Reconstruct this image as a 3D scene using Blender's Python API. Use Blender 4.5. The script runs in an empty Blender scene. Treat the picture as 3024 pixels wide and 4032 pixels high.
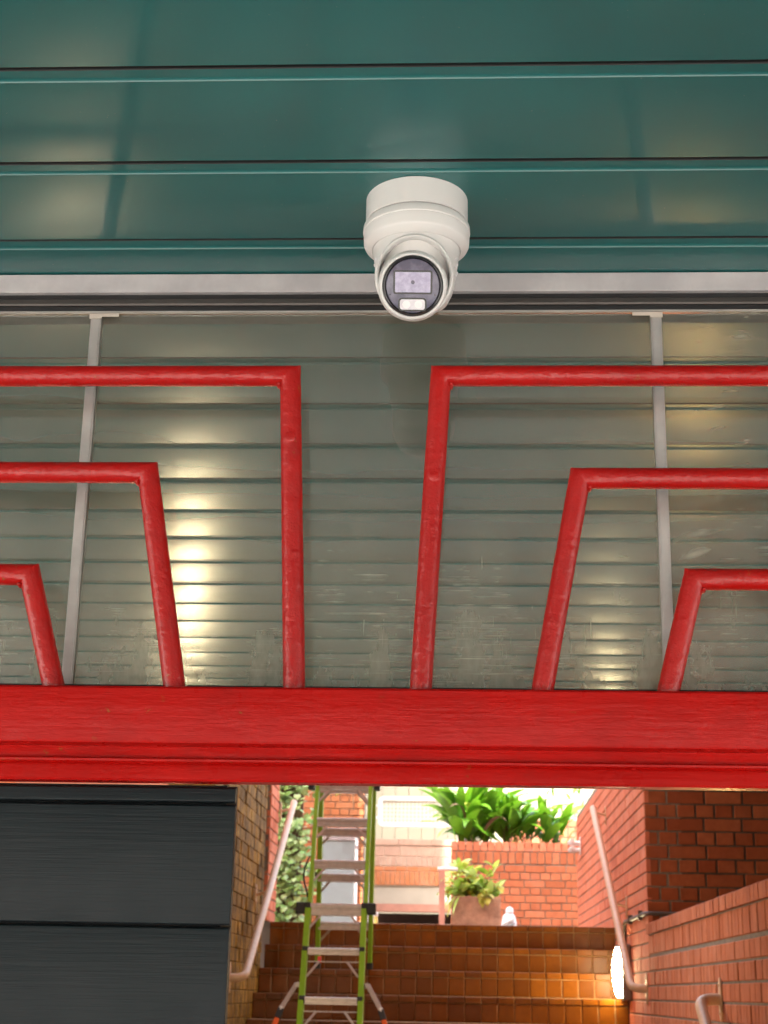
import bpy, bmesh, math, random
from mathutils import Vector, Matrix, Euler
random.seed(7)
S = bpy.context.scene
COL = S.collection

# ------------------------------------------------------------------ camera
EYE = Vector((0, 0, 1.7))
yaw, pitch, roll = math.radians(-2.973), math.radians(17.377), math.radians(1.103)
fw = Vector((math.sin(yaw)*math.cos(pitch), math.cos(yaw)*math.cos(pitch), math.sin(pitch)))
rt = Vector((math.cos(yaw), -math.sin(yaw), 0)); up = rt.cross(fw)
r2 = math.cos(roll)*rt + math.sin(roll)*up
u2 = -math.sin(roll)*rt + math.cos(roll)*up
cam = bpy.data.cameras.new('camera'); camo = bpy.data.objects.new('camera', cam); COL.objects.link(camo)
M4 = Matrix((r2, u2, -fw)).transposed().to_4x4(); M4.translation = EYE
camo.matrix_world = M4
cam.sensor_fit = 'HORIZONTAL'; cam.sensor_width = 36; cam.lens = 72.03
cam.clip_start = .05; cam.clip_end = 3000
cam.dof.use_dof = True; cam.dof.focus_distance = 2.06; cam.dof.aperture_fstop = 21
S.camera = camo

# ------------------------------------------------------------------ sky, sun, exposure
SUN_EL, SUN_ROT = math.radians(44), math.radians(208)
w = bpy.data.worlds.new('World'); S.world = w; w.use_nodes = True
nt = w.node_tree; nt.nodes.clear()
out = nt.nodes.new('ShaderNodeOutputWorld'); bg = nt.nodes.new('ShaderNodeBackground')
sky = nt.nodes.new('ShaderNodeTexSky'); sky.sky_type = 'NISHITA'; sky.sun_disc = False
sky.sun_elevation = SUN_EL; sky.sun_rotation = SUN_ROT; sky.dust_density = 4.0; sky.air_density = 1.0; sky.ozone_density = .6
bg.inputs['Strength'].default_value = .15
hs = nt.nodes.new('ShaderNodeHueSaturation'); hs.inputs['Saturation'].default_value = .5   # thin high cloud: a paler sky
nt.links.new(sky.outputs[0], hs.inputs['Color']); nt.links.new(hs.outputs[0], bg.inputs[0]); nt.links.new(bg.outputs[0], out.inputs[0])
sun = bpy.data.lights.new('sun', 'SUN'); sun.energy = 2.0; sun.angle = math.radians(.53); sun.color = (1, .955, .89)
suno = bpy.data.objects.new('sun', sun); COL.objects.link(suno)
sd = Vector((math.cos(SUN_EL)*math.sin(SUN_ROT), math.cos(SUN_EL)*math.cos(SUN_ROT), math.sin(SUN_EL)))
suno.rotation_euler = sd.to_track_quat('Z', 'Y').to_euler(); suno.location = (0, 0, 30)
S.view_settings.view_transform = 'Standard'; S.view_settings.look = 'None'
S.view_settings.gamma = 1; S.view_settings.use_curve_mapping = False
S.view_settings.exposure = 3.2
S.render.engine = 'CYCLES'
S.cycles.use_denoising = True
S.cycles.max_bounces = 10; S.cycles.diffuse_bounces = 6; S.cycles.glossy_bounces = 5
S.cycles.transparent_max_bounces = 12; S.cycles.sample_clamp_indirect = 8; S.cycles.caustics_reflective = False

# ------------------------------------------------------------------ materials
def N(t, typ, **kw):
    n = t.nodes.new(typ)
    for k, v in kw.items():
        if k in n.inputs: n.inputs[k].default_value = v
        else: setattr(n, k, v)
    return n
def base(name):
    m = bpy.data.materials.new(name); m.use_nodes = True
    return m, m.node_tree, m.node_tree.nodes['Principled BSDF']
def coords(t, scale=(1, 1, 1), rot=(0, 0, 0), obj=True):
    tc = N(t, 'ShaderNodeTexCoord'); mp = N(t, 'ShaderNodeMapping')
    mp.inputs['Scale'].default_value = scale; mp.inputs['Rotation'].default_value = rot
    t.links.new(tc.outputs['Object' if obj else 'Generated'], mp.inputs[0]); return mp.outputs[0]
def wcoords(t, scale=(1, 1, 1), rot=(0, 0, 0)):
    g = N(t, 'ShaderNodeNewGeometry'); mp = N(t, 'ShaderNodeMapping')
    mp.inputs['Scale'].default_value = scale; mp.inputs['Rotation'].default_value = rot
    t.links.new(g.outputs['Position'], mp.inputs[0]); return mp.outputs[0]
def noise(t, vec, sc, det=4, rough=.55):
    n = N(t, 'ShaderNodeTexNoise'); n.inputs['Scale'].default_value = sc
    n.inputs['Detail'].default_value = det; n.inputs['Roughness'].default_value = rough
    t.links.new(vec, n.inputs['Vector']); return n.outputs[0]
def ramp(t, fac, stops):
    r = N(t, 'ShaderNodeValToRGB'); e = r.color_ramp.elements
    while len(e) < len(stops): e.new(.5)
    for x, (p, c) in zip(e, stops):
        x.position = p; x.color = (*c, 1) if len(c) == 3 else c
    t.links.new(fac, r.inputs[0]); return r.outputs[0]
def mapr(t, fac, a, b, c, d):
    n = N(t, 'ShaderNodeMapRange'); n.inputs[1].default_value = a; n.inputs[2].default_value = b
    n.inputs[3].default_value = c; n.inputs[4].default_value = d
    t.links.new(fac, n.inputs[0]); return n.outputs[0]
def mixc(t, fac, a, b, mode='MIX'):
    n = N(t, 'ShaderNodeMix'); n.data_type = 'RGBA'; n.blend_type = mode
    for s, v in ((0, fac), (6, a), (7, b)):
        if isinstance(v, (int, float)): n.inputs[s].default_value = v
        elif isinstance(v, tuple): n.inputs[s].default_value = (*v, 1)
        else: t.links.new(v, n.inputs[s])
    return n.outputs[2]
def math_(t, op, a, b=0.0):
    n = N(t, 'ShaderNodeMath'); n.operation = op
    for i, v in enumerate((a, b)):
        if isinstance(v, (int, float)): n.inputs[i].default_value = v
        else: t.links.new(v, n.inputs[i])
    return n.outputs[0]
def bump(t, b, h, strength=.3, dist=.002, prev=None):
    n = N(t, 'ShaderNodeBump'); n.inputs['Strength'].default_value = strength; n.inputs['Distance'].default_value = dist
    t.links.new(h, n.inputs['Height'])
    if prev is not None: t.links.new(prev, n.inputs['Normal'])
    if b is not None: t.links.new(n.outputs[0], b.inputs['Normal'])
    return n.outputs[0]
def simple(name, col, rough=.5, metal=0, var=.12, nsc=8, bsc=None, bst=.2, bd=.002, emit=None, coat=0):
    m, t, b = base(name)
    v = wcoords(t); n = noise(t, v, nsc)
    lo = tuple(c*(1-var) for c in col); hi = tuple(min(1, c*(1+var)) for c in col)
    t.links.new(ramp(t, n, [(.3, lo), (.7, hi)]), b.inputs['Base Color'])
    t.links.new(mapr(t, noise(t, v, nsc*2.3), .3, .7, max(0, rough-.07), min(1, rough+.07)), b.inputs['Roughness'])
    b.inputs['Metallic'].default_value = metal
    if coat: b.inputs['Coat Weight'].default_value = coat
    if bsc: bump(t, b, noise(t, v, bsc, 6), bst, bd)
    if emit: b.inputs['Emission Color'].default_value = (*emit[0], 1); b.inputs['Emission Strength'].default_value = emit[1]
    return m
def brickmat(name, cols, rough=.8, chalk=.25, streak=0, nsc=14, spec=.15):
    m, t, b = base(name)
    oi = N(t, 'ShaderNodeObjectInfo')
    c = ramp(t, oi.outputs['Random'], [(i/(len(cols)-1), cc) for i, cc in enumerate(cols)])
    v = wcoords(t)
    n = noise(t, v, nsc, 6, .65)
    c = mixc(t, mapr(t, n, .35, .75, 0, .55), c, tuple(x*.6 for x in cols[0]))
    n2 = noise(t, v, nsc*.35, 5, .7)
    c = mixc(t, mapr(t, n2, .52, .75, 0, chalk), c, tuple(min(1, x*.5+.28) for x in cols[-1]))
    if streak:
        s = noise(t, wcoords(t, (8, 8, 2.4)), 1.7, 7, .72)
        c = mixc(t, mapr(t, s, .44, .54, 0, streak), c, tuple(x*.28 for x in cols[0]))
        s2 = noise(t, wcoords(t, (9, 9, 3)), 2.9, 5, .7)
        c = mixc(t, mapr(t, s2, .52, .7, 0, streak*.8), c, tuple(min(1, x*1.9) for x in cols[-1]))
    t.links.new(c, b.inputs['Base Color'])
    b.inputs['Roughness'].default_value = rough; b.inputs['Specular IOR Level'].default_value = spec
    bump(t, b, noise(t, v, 90, 6), .35, .003)
    return m

MAT = {}
def teal():
    m, t, b = base('teal_satin_paint')
    v = wcoords(t)
    n = noise(t, v, 2.2, 3)
    c = ramp(t, n, [(0, (.007, .094, .095)), (1, (.012, .150, .151))])
    sp = noise(t, wcoords(t, (1, 1, 1)), 330, 1)
    c = mixc(t, mapr(t, sp, .80, .82, 0, .5), c, (.25, .3, .26))
    t.links.new(c, b.inputs['Base Color'])
    t.links.new(mapr(t, noise(t, v, 1.5, 1), 0, 1, .22, .29), b.inputs['Roughness'])
    bump(t, b, noise(t, wcoords(t, (1.1, 2.6, 1)), 1.0, 1), .12, .02)
    b.inputs['Specular IOR Level'].default_value = .75
    return m
MAT['teal'] = teal()
def redpaint(name, streaky):
    m, t, b = base(name)
    v = wcoords(t)
    n = noise(t, v, 6, 4)
    c = ramp(t, n, [(.3, (.41, .005, .004)), (.7, (.50, .008, .006))])
    chip = noise(t, wcoords(t, (1, 1, 1)), 60, 5, .7)
    where = mapr(t, noise(t, wcoords(t, (1, 1, 1)), 7, 2), .50, .62, 0, .85)
    c = mixc(t, math_(t, 'MULTIPLY', mapr(t, chip, .655, .69, 0, 1), where), c, (.30, .10, .02))
    dirt = noise(t, wcoords(t, (3, 3, 3)), 5, 5, .65)
    c = mixc(t, mapr(t, dirt, .52, .74, 0, .35), c, (.20, .012, .010))
    t.links.new(c, b.inputs['Base Color'])
    t.links.new(mapr(t, noise(t, v, 30), .3, .7, .22, .4) if streaky else mapr(t, noise(t, v, 30), .3, .7, .12, .24), b.inputs['Roughness'])
    if streaky:
        a = bump(t, None, noise(t, wcoords(t, (5, 50, 120)), 1.0, 4, .55), .2, .004)
        a = bump(t, None, noise(t, wcoords(t, (16, 30, 60)), 1.0, 3), .2, .005, a)
        bump(t, b, noise(t, wcoords(t, (40, 120, 160)), 1.5, 3), .15, .003, a)
    else:
        a = bump(t, None, noise(t, wcoords(t, (1, 1, 1)), 75, 4, .6), .55, .004)
        bump(t, b, noise(t, wcoords(t, (1, 1, 1)), 190, 3), .35, .002, a)
    b.inputs['Specular IOR Level'].default_value = .15 if streaky else .5
    return m
MAT['red_tube'] = redpaint('red_gloss_paint_on_steel', False)
MAT['red_wood'] = redpaint('red_gloss_paint_on_timber', True)
def darkboard():
    m, t, b = base('charcoal_painted_timber')
    v = wcoords(t)
    n = noise(t, v, 3.5, 4)
    t.links.new(ramp(t, n, [(.3, (.012, .017, .020)), (.7, (.018, .024, .027))]), b.inputs['Base Color'])
    t.links.new(mapr(t, noise(t, v, 20), .3, .7, .35, .5), b.inputs['Roughness']); b.inputs['Specular IOR Level'].default_value = .2
    wv = noise(t, wcoords(t, (3.2, 40, 110)), 1.0, 5, .65)
    a = bump(t, None, wv, .2, .004)
    bump(t, b, noise(t, wcoords(t, (12, 60, 420)), 1.0, 4), .25, .002, a)
    return m
MAT['charcoal'] = darkboard()
MAT['charcoal_edge'] = simple('chipped_timber_edge', (.10, .075, .05), .7, nsc=40, var=.5)
MAT['white_plastic'] = simple('white_plastic', (.73, .725, .715), .38, var=.02, nsc=4)
MAT['grey_gap'] = simple('grey_plastic', (.42, .40, .40), .5, var=.03)
MAT['black_gloss'] = simple('black_glossy_plastic', (.006, .006, .008), .06, var=.05)
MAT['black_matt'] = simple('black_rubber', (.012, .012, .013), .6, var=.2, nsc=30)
MAT['bronze'] = simple('dark_anodised_aluminium', (.085, .075, .070), .38, .6, nsc=20)
def facemat(name, c1, c2, rough, metal=0.0, sc=60):
    m, t, b = base(name)
    n = noise(t, wcoords(t, (1, 1, 1)), sc, 5, .65)
    t.links.new(ramp(t, n, [(.42, c1), (.62, c2)]), b.inputs['Base Color'])
    b.inputs['Roughness'].default_value = rough; b.inputs['Metallic'].default_value = metal
    return m
MAT['face'] = facemat('lens_cover_painted_sheen', (.12, .115, .17), (.19, .18, .25), .16)  # black cover with its lavender sheen painted into the colour
MAT['lens_panel'] = facemat('coated_window_painted_sheen', (.38, .35, .52), (.52, .49, .66), .14, 0, 110)  # lilac coating, its bright reflection put into the colour
MAT['led_window'] = facemat('frosted_lamp_window', (.66, .63, .70), (.78, .76, .80), .2)
MAT['led_dot'] = facemat('white_diffuser', (.85, .83, .86), (.9, .88, .9), .2)
MAT['white_frame'] = facemat('white_painted_aluminium', (.46, .44, .455), (.56, .54, .55), .4, 0, 9)
MAT['alu'] = simple('aluminium', (.50, .47, .45), .42, .55, var=.12, nsc=25)
MAT['tape'] = simple('cream_clip', (.62, .55, .48), .5)
def glassmat():
    m, t, b = base('scratched_acrylic_glazing')
    t.nodes.remove(b); o = t.nodes['Material Output']
    tr = N(t, 'ShaderNodeBsdfTransparent'); tr.inputs[0].default_value = (.955, .965, .945, 1)
    gl = N(t, 'ShaderNodeBsdfGlossy'); gl.inputs['Roughness'].default_value = .012
    gl.inputs[0].default_value = (1, 1, 1, 1)
    fr = N(t, 'ShaderNodeFresnel'); fr.inputs[0].default_value = 1.5
    geo = N(t, 'ShaderNodeNewGeometry')
    mx = N(t, 'ShaderNodeMixShader'); t.links.new(fr.outputs[0], mx.inputs[0])
    t.links.new(tr.outputs[0], mx.inputs[1]); t.links.new(gl.outputs[0], mx.inputs[2])
    # scratches: several families of long thin streaks, gated by patchy masks
    fac = None
    fams = [((9, 1, 520), .04, .665, 2.0, .57), ((12, 1, 640), -.16, .68, 2.7, .58), ((14, 1, 480), .30, .70, 3.4, .60),
            ((16, 1, 640), -.42, .70, 3.7, .60), ((420, 1, 15), .14, .72, 3.1, .59)]
    for i, (sc, ang, thr, ms, mt) in enumerate(fams):
        v = wcoords(t, sc, (0, ang, 0))
        ofs = N(t, 'ShaderNodeVectorMath'); ofs.operation = 'ADD'; ofs.inputs[1].default_value = (i*7.3, 0, i*3.1)
        t.links.new(v, ofs.inputs[0])
        s = mapr(t, noise(t, ofs.outputs[0], 1.0, 3, .5), thr-.05, thr+.03, 0, 1)
        mo = N(t, 'ShaderNodeVectorMath'); mo.operation = 'ADD'; mo.inputs[1].default_value = (i*2.9+3.4, 0, i*5.7)
        t.links.new(wcoords(t), mo.inputs[0])
        k = mapr(t, noise(t, mo.outputs[0], ms, 3), mt-.14, mt+.1, 0, 1)
        f = math_(t, 'MULTIPLY', s, k)
        fac = f if fac is None else math_(t, 'MAXIMUM', fac, f)
    # swirl scratches left by wiping on the outer panes
    mp = N(t, 'ShaderNodeMapping'); mp.inputs['Location'].default_value = (-.42, 0, -2.05)
    g2 = N(t, 'ShaderNodeNewGeometry'); t.links.new(g2.outputs['Position'], mp.inputs[0])
    ln = N(t, 'ShaderNodeVectorMath'); ln.operation = 'LENGTH'; t.links.new(mp.outputs[0], ln.inputs[0])
    cb = N(t, 'ShaderNodeCombineXYZ'); t.links.new(math_(t, 'MULTIPLY', ln.outputs['Value'], 210), cb.inputs[0])
    sx = N(t, 'ShaderNodeSeparateXYZ'); t.links.new(g2.outputs['Position'], sx.inputs[0])
    t.links.new(math_(t, 'MULTIPLY', sx.outputs[0], 7), cb.inputs[1])
    sw = mapr(t, noise(t, cb.outputs[0], 1.0, 3), .58, .70, 0, 1)
    gate = math_(t, 'MULTIPLY', mapr(t, sx.outputs[0], .12, .30, 0, 1), mapr(t, noise(t, wcoords(t), 6, 3), .46, .62, 0, 1))
    fac = math_(t, 'MAXIMUM', fac, math_(t, 'MULTIPLY', sw, gate))
    # thin film of grime, heavier towards the sill
    sz = N(t, 'ShaderNodeSeparateXYZ'); t.links.new(geo.outputs['Position'], sz.inputs[0])
    film = math_(t, 'MULTIPLY', mapr(t, sz.outputs[2], 2.09, 2.36, 1.0, .12), mapr(t, noise(t, wcoords(t, (2.4, 1, 1)), 7, 5, .65), .30, .68, 0, 1))
    where = math_(t, 'MAXIMUM', mapr(t, sz.outputs[2], 2.10, 2.42, .8, .06), mapr(t, sx.outputs[0], .20, .34, 0, 1.0))
    tot = math_(t, 'ADD', math_(t, 'MULTIPLY', math_(t, 'MULTIPLY', fac, where), .75), math_(t, 'ADD', math_(t, 'MULTIPLY', film, .46), .075))
    df = N(t, 'ShaderNodeBsdfDiffuse'); df.inputs[0].default_value = (.70, .71, .60, 1)
    tl = N(t, 'ShaderNodeBsdfTranslucent'); tl.inputs[0].default_value = (.70, .71, .60, 1)
    dm = N(t, 'ShaderNodeMixShader'); dm.inputs[0].default_value = .5
    t.links.new(df.outputs[0], dm.inputs[1]); t.links.new(tl.outputs[0], dm.inputs[2])
    m2 = N(t, 'ShaderNodeMixShader'); t.links.new(tot, m2.inputs[0])
    t.links.new(mx.outputs[0], m2.inputs[1]); t.links.new(dm.outputs[0], m2.inputs[2])
    t.links.new(m2.outputs[0], o.inputs[0])
    return m
MAT['glass'] = glassmat()
MAT['brick'] = brickmat('red_clay_brick', chalk=.12, cols=[(.42, .125, .054), (.49, .155, .070), (.54, .185, .09)])
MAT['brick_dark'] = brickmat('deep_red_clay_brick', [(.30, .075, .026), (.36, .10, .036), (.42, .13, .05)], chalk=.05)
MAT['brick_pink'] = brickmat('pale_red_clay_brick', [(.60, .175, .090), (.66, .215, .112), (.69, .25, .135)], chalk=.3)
MAT['brick_orange'] = brickmat('orange_clay_brick', [(.55, .20, .08), (.60, .23, .10), (.62, .27, .13)])
MAT['brick_brown'] = brickmat('rough_weathered_brown_brick', [(.21, .100, .011), (.29, .145, .018), (.36, .19, .028)], chalk=.03, streak=.85, nsc=20)
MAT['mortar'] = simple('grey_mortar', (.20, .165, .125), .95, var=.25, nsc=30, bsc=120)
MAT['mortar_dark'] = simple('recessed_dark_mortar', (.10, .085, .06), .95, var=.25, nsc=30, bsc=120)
MAT['mortar_brown'] = simple('weathered_mortar', (.24, .135, .025), .95, var=.5, nsc=16, bsc=120)
MAT['tile'] = brickmat('brown_quarry_tile', [(.13, .037, .003), (.175, .052, .004), (.22, .068, .005)], rough=.30, chalk=.05, spec=.15)
MAT['grout'] = simple('tile_grout', (.27, .155, .075), .9, var=.3, nsc=40)
MAT['concrete'] = simple('pale_concrete', (.30, .285, .26), .8, var=.15, nsc=3, bsc=40)
MAT['paving'] = simple('courtyard_paving', (.42, .37, .32), .85, var=.15, nsc=3, bsc=40)
MAT['pale_floor'] = simple('pale_vinyl_floor', (.56, .54, .50), .45, var=.08, nsc=2)
MAT['soffit'] = simple('dark_soffit_board', (.10, .095, .09), .8)
MAT['handrail'] = simple('beige_rail_paint', (.56, .36, .22), .38, var=.08, nsc=25, bsc=150, bst=.15)
MAT['white_rail'] = simple('white_rail_paint', (.70, .68, .65), .4, var=.04)
MAT['fibreglass'] = simple('lime_green_fibreglass', (.20, .40, .012), .42, var=.12, nsc=18)
MAT['ladder_alu'] = simple('brushed_aluminium', (.46, .40, .385), .40, .3, var=.12, nsc=30)
MAT['orange_plastic'] = simple('orange_plastic', (.65, .10, .015), .45)
MAT['red_tag'] = simple('red_plastic_tag', (.75, .02, .03), .4)
MAT['cream_board'] = simple('cream_cladding', (.40, .375, .265), .7, var=.06, nsc=2)
MAT['cream_lattice'] = simple('cream_lattice_paint', (.62, .60, .50), .6, var=.04)
MAT['cream'] = simple('cream_render', (.47, .42, .33), .75, var=.08, nsc=5)
MAT['pale_tile'] = brickmat('pale_pink_tile', [(.50, .31, .225), (.54, .34, .25), (.56, .37, .27)], rough=.6, chalk=.2)
MAT['salmon'] = simple('salmon_painted_steel', (.50, .24, .17), .6)
MAT['dark_void'] = simple('dark_recess_shade', (.06, .04, .035), .8)  # dark colour standing in for shade in recesses
MAT['grey_blue'] = simple('grey_blue_painted_door', (.34, .41, .42), .6, var=.06, nsc=5)
MAT['lilac_grey'] = simple('lilac_grey_paint', (.46, .42, .42), .6)
MAT['terracotta'] = simple('rough_terracotta', (.36, .19, .115), .9, var=.25, nsc=14, bsc=60, bst=.5, bd=.01)
MAT['soil'] = simple('dark_soil', (.05, .035, .02), .95, var=.4, nsc=40)
MAT['statue'] = simple('white_glazed_ceramic', (.74, .76, .76), .35, var=.1, nsc=18)
MAT['bollard'] = simple('yellow_painted_post', (.72, .58, .16), .5)
MAT['conduit'] = simple('grey_conduit', (.085, .07, .055), .5)
MAT['lamp_body'] = simple('grey_lamp_housing', (.16, .125, .11), .5)
MAT['lamp_lens'] = simple('lit_lamp_lens', (.8, .8, .7), .4, emit=((1.0, .80, .48), 21.0))
MAT['lamp_lens_dim'] = simple('dim_lamp_lens', (.8, .75, .6), .4, emit=((1.0, .76, .48), 4.8))
MAT['lamp_lens_steps'] = simple('lit_lamp_lens_by_steps', (.8, .8, .7), .4, emit=((1.0, .82, .46), 17.0))
MAT['lamp_lens_low'] = simple('amber_lamp_lens', (.8, .7, .5), .4, emit=((1.0, .64, .22), 11.0))
def leafmat(name, cols, trans=.3, rough=.32):
    m, t, b = base(name)
    oi = N(t, 'ShaderNodeObjectInfo')
    v = wcoords(t)
    r = math_(t, 'FRACT', math_(t, 'ADD', oi.outputs['Random'], math_(t, 'MULTIPLY', noise(t, v, 3.5, 3), 1.2)))
    c = ramp(t, r, [(i/(len(cols)-1), cc) for i, cc in enumerate(cols)])
    t.links.new(c, b.inputs['Base Color']); b.inputs['Roughness'].default_value = rough
    tl = N(t, 'ShaderNodeBsdfTranslucent'); t.links.new(mixc(t, .5, c, (.25, .45, .02)), tl.inputs[0])
    mx = N(t, 'ShaderNodeMixShader'); mx.inputs[0].default_value = trans
    o = t.nodes['Material Output']
    t.links.new(b.outputs[0], mx.inputs[1]); t.links.new(tl.outputs[0], mx.inputs[2]); t.links.new(mx.outputs[0], o.inputs[0])
    return m
MAT['leaf_big'] = leafmat('broad_green_leaf', [(.06, .17, .015), (.11, .30, .02), (.17, .40, .025), (.09, .24, .03)])
MAT['leaf_ivy'] = leafmat('ivy_leaf', [(.15, .29, .07), (.24, .42, .11), (.44, .58, .26), (.20, .37, .09)], .15)
MAT['leaf_pale'] = leafmat('variegated_leaf', [(.42, .56, .09), (.64, .72, .30), (.34, .54, .06), (.66, .62, .14)])
MAT['leaf_gold'] = leafmat('golden_leaf', [(.55, .36, .03), (.50, .42, .08), (.40, .44, .08), (.55, .40, .05)])
MAT['leaf_branch'] = leafmat('light_green_leaf', [(.12, .26, .04), (.20, .34, .07), (.34, .40, .12), (.10, .22, .03)])
MAT['stem'] = simple('brown_stem', (.14, .09, .045), .8, var=.3, nsc=30)

# ------------------------------------------------------------------ mesh helpers
class MB:
    def __init__(s): s.v = []; s.f = []
    def add(s, vs, fs):
        o = len(s.v); s.v += [tuple(x) for x in vs]; s.f += [tuple(i+o for i in f) for f in fs]; return s
    def box(s, x0, x1, y0, y1, z0, z1):
        vs = [(x, y, z) for z in (z0, z1) for y in (y0, y1) for x in (x0, x1)]
        return s.add(vs, [(0, 2, 3, 1), (4, 5, 7, 6), (0, 1, 5, 4), (2, 6, 7, 3), (0, 4, 6, 2), (1, 3, 7, 5)])
    def bar(s, a, b, wx, wy, ref=(0, 1, 0)):
        a, b = Vector(a), Vector(b); d = (b-a).normalized(); r = Vector(ref)
        p = d.cross(r).normalized(); q = p.cross(d).normalized()
        vs = [e + p*i*wx/2 + q*j*wy/2 for e in (a, b) for i, j in ((-1, -1), (1, -1), (1, 1), (-1, 1))]
        return s.add(vs, [(3, 2, 1, 0), (4, 5, 6, 7), (0, 1, 5, 4), (1, 2, 6, 5), (2, 3, 7, 6), (3, 0, 4, 7)])
    def tube(s, path, r, seg=16, miter=True, cap=True):
        P = [Vector(p) for p in path]; n = len(P); rings = []
        d0 = (P[1]-P[0]).normalized()
        x = d0.orthogonal().normalized()
        for i in range(n):
            di = (P[i]-P[i-1]).normalized() if i else d0
            do = (P[i+1]-P[i]).normalized() if i < n-1 else di
            if i:
                q = pd.rotation_difference(di); x = q @ x
            pd = di
            y = di.cross(x).normalized()
            nrm = (di+do).normalized()
            ri = r[i] if isinstance(r, (list, tuple)) else r
            ring = []
            for k in range(seg):
                a = 2*math.pi*k/seg; o = (x*math.cos(a)+y*math.sin(a))*ri
                # slide along the incoming direction onto the mitre plane
                t = -(o.dot(nrm))/(di.dot(nrm)); ring.append(P[i]+o+di*t)
            rings.append(ring)
        vs = [v for rg in rings for v in rg]; fs = []
        for i in range(n-1):
            for k in range(seg):
                k2 = (k+1) % seg; fs.append((i*seg+k, i*seg+k2, (i+1)*seg+k2, (i+1)*seg+k))
        if cap: fs += [tuple(reversed(range(seg))), tuple((n-1)*seg+k for k in range(seg))]
        return s.add(vs, fs)
    def lathe(s, prof, seg=48, M=None, sx=1, sy=1):
        n = len(prof); vs = []; fs = []
        for r, z in prof:
            for k in range(seg):
                a = 2*math.pi*k/seg; vs.append(Vector((r*math.cos(a)*sx, r*math.sin(a)*sy, z)))
        for i in range(n-1):
            for k in range(seg):
                k2 = (k+1) % seg; fs.append((i*seg+k, i*seg+k2, (i+1)*seg+k2, (i+1)*seg+k))
        if prof[0][0] > 1e-6: fs.append(tuple(reversed(range(seg))))
        if prof[-1][0] > 1e-6: fs.append(tuple((n-1)*seg+k for k in range(seg)))
        if M is not None: vs = [M @ v for v in vs]
        return s.add(vs, fs)
    def extrude_x(s, prof, x0, x1):   # prof: (y, z) closed loop
        n = len(prof)
        vs = [(x0, y, z) for y, z in prof] + [(x1, y, z) for y, z in prof]
        fs = [(i, (i+1) % n, n+(i+1) % n, n+i) for i in range(n)] + [tuple(reversed(range(n))), tuple(range(n, 2*n))]
        return s.add(vs, fs)
    def mesh(s, name, mat, smooth=None):
        me = bpy.data.meshes.new(name); me.from_pydata([tuple(v) for v in s.v], [], s.f); me.materials.append(mat)
        bm = bmesh.new(); bm.from_mesh(me)
        bmesh.ops.remove_doubles(bm, verts=bm.verts, dist=1e-6)
        bmesh.ops.recalc_face_normals(bm, faces=bm.faces); bm.to_mesh(me); bm.free()
        if smooth:
            me.shade_smooth(); me.set_sharp_from_angle(angle=math.radians(smooth))
        return me
    def build(s, name, mat, parent=None, smooth=None, bevel=0, loc=None):
        return link(name, s.mesh(name, MAT[mat] if isinstance(mat, str) else mat, smooth), parent, bevel, loc)
def link(name, me, parent=None, bevel=0, loc=None):
    o = bpy.data.objects.new(name, me); COL.objects.link(o)
    if parent is not None: o.parent = parent
    if loc is not None: o.location = loc
    if bevel:
        b = o.modifiers.new('bevel', 'BEVEL'); b.width = bevel; b.segments = 2; b.limit_method = 'ANGLE'; b.harden_normals = False
    return o
def tag(o, label=None, cat=None, group=None, kind=None):
    if label: o['label'] = label
    if cat: o['category'] = cat
    if group: o['group'] = group
    if kind: o['kind'] = kind
    return o
def thing(name, label, cat, group=None, loc=(0, 0, 0), kind=None):
    o = bpy.data.objects.new(name, None); o.empty_display_size = .1; COL.objects.link(o); o.location = loc
    return tag(o, label, cat, group, kind)
def axis_matrix(c, axis, upv):
    z = Vector(axis).normalized(); y = (Vector(upv)-z*z.dot(Vector(upv))).normalized(); x = y.cross(z)
    m = Matrix((x, y, z)).transposed().to_4x4(); m.translation = Vector(c); return m

# bricks --------------------------------------------------------------------
_bm = {}
def brick_mesh(wd, ht, dp, mat, bev=.004):
    k = (round(wd, 3), round(ht, 3), round(dp, 3), mat)
    if k not in _bm:
        b = MB(); x, z, e = k[0]/2, k[1]/2, bev
        f = [(-x+e, 0, -z+e), (x-e, 0, -z+e), (x-e, 0, z-e), (-x+e, 0, z-e)]
        m = [(-x, e, -z), (x, e, -z), (x, e, z), (-x, e, z)]
        r = [(-x, k[2], -z), (x, k[2], -z), (x, k[2], z), (-x, k[2], z)]
        fs = [(0, 1, 2, 3)]
        for i in range(4):
            j = (i+1) % 4; fs += [(i, 4+i, 4+j, j), (4+i, 8+i, 8+j, 4+j)]
        b.add(f+m+r, fs); _bm[k] = b.mesh('brick', MAT[mat])
    return _bm[k]
def rot_for(u, n):   # brick local x along u, local -y along the outward normal n
    u = Vector(u); n = Vector(n); y = -n; z = u.cross(y)
    return Matrix((u, y, z)).transposed().to_4x4()
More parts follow.
